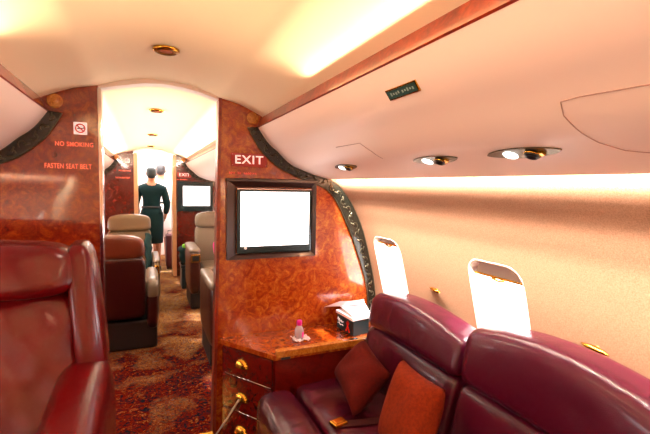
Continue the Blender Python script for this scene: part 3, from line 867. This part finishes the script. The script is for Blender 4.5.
# ------------------------------------------------------------------ cabin chairs
def chair(label, xc, yb, face, hw, top, m_back, m_head, m_arm, aw=.075, az=.63, name='cabin_chair', seat_m=None, am2=None, pz=.05):
    """origin at the foot of the backrest; +y is the way the chair faces"""
    t = thing(name, label, 'seat', (xc, yb, 0), 0 if face > 0 else PI, 'leather seats beyond the doorway')
    w = hw
    c8 = [(-w, -.06, .27), (w, -.06, .27), (-w, .10, .27), (w, .10, .27), (-w, -.13, top - .17), (w, -.13, top - .17), (-w, -.01, top - .17), (w, -.01, top - .17)]
    obj('backrest', pad(c8, (8, 5, 12), 10), m_back, t)
    c8 = [(-w, -.13, top - .19), (w, -.13, top - .19), (-w, .03, top - .19), (w, .03, top - .19), (-w + .01, -.14, top - .02), (w - .01, -.14, top - .02), (-w + .01, .0, top - .02), (w - .01, .0, top - .02)]
    obj('headrest', pad(c8, (5, 4, 5), 12, lambda v, u: Vector((v.x, v.y, v.z + .022 * (1 - (v.x / w) ** 2) * max(0, u.z)))), m_head, t)
    obj('seat', pad(cage(-w + .01, w - .01, .0, .55, .26, .45), (6, 6, 4), 10), seat_m or m_back, t)
    for s in (-1, 1):
        x0, x1 = sorted((s * (w + .002), s * (w + aw)))
        a = obj('arm', pad(cage(x0, x1, -.06, .60, .16, az), (3.5, 7, 5), 12), am2 or m_back, t)
        o = obj('arm_pad', pad(cage(x0 - .003, x1 + .003, -.075, .57, az - pz, az + .012), (3, 8, 3), 10), m_arm, t)
        o = obj('ashtray', B(x0 + .012, x1 - .012, .575, .605, az - .13, az - .045, .004), M['gold'], t)
        o = obj('ashtray_slot', B(x0 + .026, x1 - .026, .598, .608, az - .115, az - .06), M['black'], t)
    obj('base', B(-w - aw + .015, w + aw - .015, .02, .52, 0, .24, .02), M['dark'], t)  # dark seat base, widened to stand in for the black shade underneath
    return t
chair('maroon seat seen from behind, left of the aisle just past the doorway', -.265, 3.55, 1, .26, .95, M['brownleather'], M['tanbrown'], M['taupe'], aw=.10, az=.575, pz=.16)
chair('tan leather seat facing the camera, left of the aisle near the far partition', -.165, 5.05, -1, .225, .995, M['tan'], M['tan'], M['tan'], az=.56)
chair('brown seat with a pale arm top, right of the aisle just past the doorway', .755, 2.98, 1, .255, .98, M['brownleather2'], M['brownleather2'], M['taupe'], aw=.09, az=.64)
chair('grey leather seat facing the camera, right of the aisle by the far partition', .77, 5.05, -1, .23, 1.02, M['taupe'], M['taupe'], M['taupe'], aw=.12, az=.655, am2=M['brownleather2'])

# jacket over the arm of the tan seat
def drape(v, u):
    return Vector((v.x + .008 * math.sin(v.z * 60), v.y + .010 * math.sin(v.z * 33 + v.x * 60), v.z))
q = pad([(.005, 4.42, .40), (.055, 4.42, .38), (.005, 4.60, .40), (.065, 4.60, .40), (-.02, 4.86, .80), (.06, 4.86, .80), (-.02, 4.99, .80), (.06, 4.99, .80)], 4, 12, drape)
tag(obj('jacket', q, M['suit']), 'dark teal jacket draped over the aisle side of the tan seat', 'jacket')
# bag, its contents and the dark box under it
q = pad([(.40, 5.50, .30), (.55, 5.50, .30), (.41, 5.75, .30), (.55, 5.75, .30), (.385, 5.48, .53), (.56, 5.48, .55), (.39, 5.75, .53), (.56, 5.75, .55)], 5, 10, drape)
bag = tag(obj('bag', q, M['suit']), 'dark green bag standing by the far partition, right of the aisle', 'bag')
q = pad(cage(.43, .50, 5.50, 5.58, .52, .575), 3, 6); o = tag(obj('cloth', q, M['green']), 'lime green cloth on top of the dark green bag', 'cloth')
q = B(.42, .55, 5.48, 5.78, 0, .27, .01); box(q, .41, .56, 5.47, 5.79, .27, .30, .006)
tag(obj('storage_box', q, M['box']), 'dark box with a lid under the green bag by the far partition', 'box')
q = pad([(.72, 4.66, .455), (.88, 4.66, .455), (.72, 4.74, .455), (.88, 4.74, .455), (.72, 4.92, .68), (.88, 4.92, .68), (.72, 4.98, .68), (.88, 4.98, .68)], 4, 8)
tag(obj('seat_cushion_small', q, M['magenta']), 'magenta cushion on the grey seat beyond the doorway', 'cushion')
bpy.data.objects['seat_cushion_small'].name = 'small_cushion'
# suitcase past the far doorway
t = thing('suitcase', 'dark maroon suitcase standing just past the far doorway', 'suitcase', (.345, 6.95, 0))
obj('case', B(-.055, .09, -.12, .12, .03, .55, .03, 3), mat('maroon_case', '#4c1020', .5), t, True)
for dx in (-.03, .06): obj('wheel', lathe(bmesh.new(), [(.001, -.01), (.02, -.01), (.02, .01), (.001, .01)], 12, Matrix.Translation((dx, -.08, .02)) @ Matrix.Rotation(PI / 2, 4, 'Y')), M['black'], t)
q = tube(bmesh.new(), [(-.02, 0, .54), (-.02, 0, .60), (.05, 0, .60), (.05, 0, .54)], .008, 6); obj('handle', q, M['black'], t)

# ------------------------------------------------------------------ people
def skin_mesh(verts, edges, radii, root=0, levels=2):
    me = bpy.data.meshes.new('s'); me.from_pydata(verts, edges, [])
    o = bpy.data.objects.new('s', me); COL.objects.link(o)
    sk = o.modifiers.new('k', 'SKIN'); sk.use_smooth_shade = True
    for i, r in enumerate(radii):
        d = me.skin_vertices[0].data[i]; d.radius = r if isinstance(r, tuple) else (r, r); d.use_root = (i == root)
    sb = o.modifiers.new('d', 'SUBSURF'); sb.levels = sb.render_levels = levels
    dg = bpy.context.evaluated_depsgraph_get(); m2 = bpy.data.meshes.new_from_object(o.evaluated_get(dg))
    bpy.data.objects.remove(o)
    b = bmesh.new(); b.from_mesh(m2); 
    for f in b.faces: f.smooth = True
    return b
def person(loc, H, label, rz, top_m, hair_m, raise_arm=False):
    t = thing('person', label, 'person', loc, rz)
    k = H / 1.62
    V = []; E = []; Rr = []
    def add(p, r, par=None):
        V.append(tuple(Vector(p) * k)); Rr.append(tuple(x * k for x in r) if isinstance(r, tuple) else r * k)
        if par is not None: E.append((par, len(V) - 1))
        return len(V) - 1
    pel = add((0, 0, .88), (.135, .10))
    wst = add((0, 0, 1.02), (.115, .085), pel); chs = add((0, 0, 1.20), (.145, .10), wst); shl = add((0, 0, 1.31), (.12, .08), chs)
    nk = add((0, .0, 1.39), .05, shl); hd0 = add((0, -.005, 1.45), (.062, .07), nk); hd1 = add((0, -.005, 1.53), (.072, .085), hd0); hd2 = add((0, -.005, 1.585), (.05, .06), hd1)
    hands = []
    for s in (-1, 1):
        hp = add((s * .085, 0, .80), (.085, .09), pel); kn = add((s * .085, -.01 if s < 0 else .05, .46), .055, hp); an = add((s * .085, .03 if s < 0 else .0, .09), .036, kn); ft = add((s * .09, -.10 if s < 0 else -.12, .035), (.035, .03), an)
        sh_ = add((s * .165, 0, 1.27), .052, shl)
        if raise_arm and s > 0:
            el = add((s * .25, -.08, 1.08), .042, sh_); wr_ = add((s * .24, -.25, 1.28), .027, el)
        else:
            el = add((s * .225, .03, 1.04), .042, sh_); wr_ = add((s * .195, -.08, .84), .027, el)
        d = (Vector(V[wr_]) - Vector(V[el])).normalized()
        pm = add(Vector(V[wr_]) / k + d * .05, (.034, .018), wr_); hands.append((pm, d, s))
    body = skin_mesh(V, E, Rr)
    for pm, d, s in hands:
        base = Vector(V[pm])
        for j in range(5):
            off = Vector((0, (j - 1.5) * .016, 0)) if j < 4 else Vector((0, -.03, 0))
            L_ = (.055, .065, .06, .048, .042)[j]
            dd = (d + Vector((-s * .12, 0, 0))).normalized() if j < 4 else (d + Vector((-s * .3, -.8, 0))).normalized()
            tube(body, [base + off * .9, base + off + dd * L_ * .6, base + off + dd * L_ + Vector((-s * .008, 0, 0))], [.009, .008, .006], 6)
    # nose and ears belong to the same skin mesh
    c0 = Vector((0, -.085, 1.50)) * k
    tube(body, [c0 + Vector((0, .02, .02)), c0 + Vector((0, -.012, -.012)), c0 + Vector((0, .01, -.02))], [.006, .010, .006], 6)
    for s in (-1, 1): tube(body, [Vector((s * .070, 0, 1.48)) * k, Vector((s * .082, .005, 1.505)) * k, Vector((s * .072, .0, 1.53)) * k], [.008, .011, .008], 6)
    obj('body', body, M['skin'], t)
    for s in (-1, 1): obj('eye', lathe(bmesh.new(), [(.001, -.006), (.009, 0), (.001, .006)], 8, Matrix.Translation(Vector((s * .028, -.082, 1.525)) * k)), M['black'], t)
    obj('mouth', B(-.02 * k, .02 * k, -.086 * k, -.074 * k, 1.455 * k, 1.461 * k, .002), mat('lips', '#8a3a34', .5), t)
    hb = pad([(-.078 * k, -.055 * k, 1.47 * k), (.078 * k, -.055 * k, 1.47 * k), (-.075 * k, .092 * k, 1.42 * k), (.075 * k, .092 * k, 1.42 * k), (-.070 * k, -.082 * k, 1.62 * k), (.070 * k, -.082 * k, 1.62 * k), (-.072 * k, .082 * k, 1.625 * k), (.072 * k, .082 * k, 1.625 * k)], 2.6, 8)
    obj('hair', hb, hair_m, t)
    # jacket: torso and sleeves, a little larger than the body
    V2 = []; E2 = []; R2 = []
    def add2(p, r, par=None):
        V2.append(tuple(Vector(p) * k)); R2.append(tuple(x * k for x in r) if isinstance(r, tuple) else r * k)
        if par is not None: E2.append((par, len(V2) - 1))
        return len(V2) - 1
    a = add2((0, 0, 1.02), (.135, .105)); b0 = add2((0, 0, .90), (.155, .12), a)
    c1 = add2((0, 0, 1.20), (.165, .118), a); d1 = add2((0, 0, 1.315), (.135, .095), c1); e1 = add2((0, 0, 1.395), .064, d1)
    for s in (-1, 1):
        f1 = add2((s * .168, 0, 1.27), .066, d1)
        if raise_arm and s > 0: g1 = add2((s * .25, -.08, 1.08), .056, f1); add2((s * .242, -.22, 1.24), .042, g1)
        else: g1 = add2((s * .228, .03, 1.04), .056, f1); add2((s * .200, -.06, .88), .044, g1)
    obj('jacket', skin_mesh(V2, E2, R2), top_m, t)
    # belt and skirt / trousers
    q = lathe(bmesh.new(), [(.135 * k, .985 * k), (.140 * k, 1.0 * k), (.135 * k, 1.015 * k), (.120 * k, 1.0 * k)], 24, Matrix.Diagonal((1.08, .84, 1, 1)))
    obj('waistband', q, M['black'], t, True)
    q = lathe(bmesh.new(), [(.135 * k, .99 * k), (.165 * k, .90 * k), (.172 * k, .80 * k), (.168 * k, .62 * k), (.160 * k, .44 * k), (.150 * k, .44 * k), (.12 * k, .98 * k)], 28, Matrix.Diagonal((1, .78, 1, 1)))
    obj('skirt', q, top_m, t, True)
    for s in (-1, 1):
        y = -.09 if s < 0 else -.11
        obj('shoe', pad(cage((s * .09 - .04) * k, (s * .09 + .04) * k, (y - .09) * k, (y + .14) * k, 0, .075 * k), 3, 6), M['black'], t)
    return t
person((.09, 6.80, 0), 1.60, 'person in a dark teal suit standing in the far doorway, seen from behind', PI, M['suit'], M['hair'])
person((.245, 7.45, 0), 1.67, 'person in pale clothes with brown hair, mostly hidden beyond the one in dark teal', PI - .1, M['shirt'], M['hair2'], True)

sd = bpy.data.lights.new('sun', 'SUN'); sd.energy = 16; sd.angle = math.radians(3); sd.color = (1, .96, .92)
so = bpy.data.objects.new('sun', sd); link(so); so.rotation_euler = Vector((-.62, .10, -.72)).to_track_quat('-Z', 'Y').to_euler()
# ------------------------------------------------------------------ world, camera, view
w = bpy.data.worlds.new('w'); sc.world = w; w.use_nodes = True
w.node_tree.nodes['Background'].inputs[0].default_value = (1, .97, .96, 1)
w.node_tree.nodes['Background'].inputs[1].default_value = 6

f = 410.; r = .020
cax = Vector((145 - 325, 217 - 183, -f)).normalized()
zax = Vector((r, 1, (34 - 180 * r) / 410)).normalized()
xax = cax.cross(zax)
Mx = Matrix((xax, cax, zax))     # rows: world axes in camera space -> camera to world
cd = bpy.data.cameras.new('camera'); cam = bpy.data.objects.new('camera', cd); link(cam)
cam.matrix_world = Matrix.Translation((0, 0, 1.35)) @ Mx.to_4x4()
cd.sensor_width = 36; cd.lens = f / 650 * 36; cd.clip_start = .02
sc.camera = cam
sc.view_settings.view_transform = 'Standard'; sc.view_settings.look = 'None'; sc.view_settings.gamma = 1
sc.view_settings.exposure = 0.0
sc.cycles.use_denoising = True
sc.cycles.max_bounces = 10; sc.cycles.diffuse_bounces = 6; sc.cycles.glossy_bounces = 4
sc.cycles.sample_clamp_indirect = 8; sc.cycles.caustics_reflective = False; sc.cycles.caustics_refractive = False
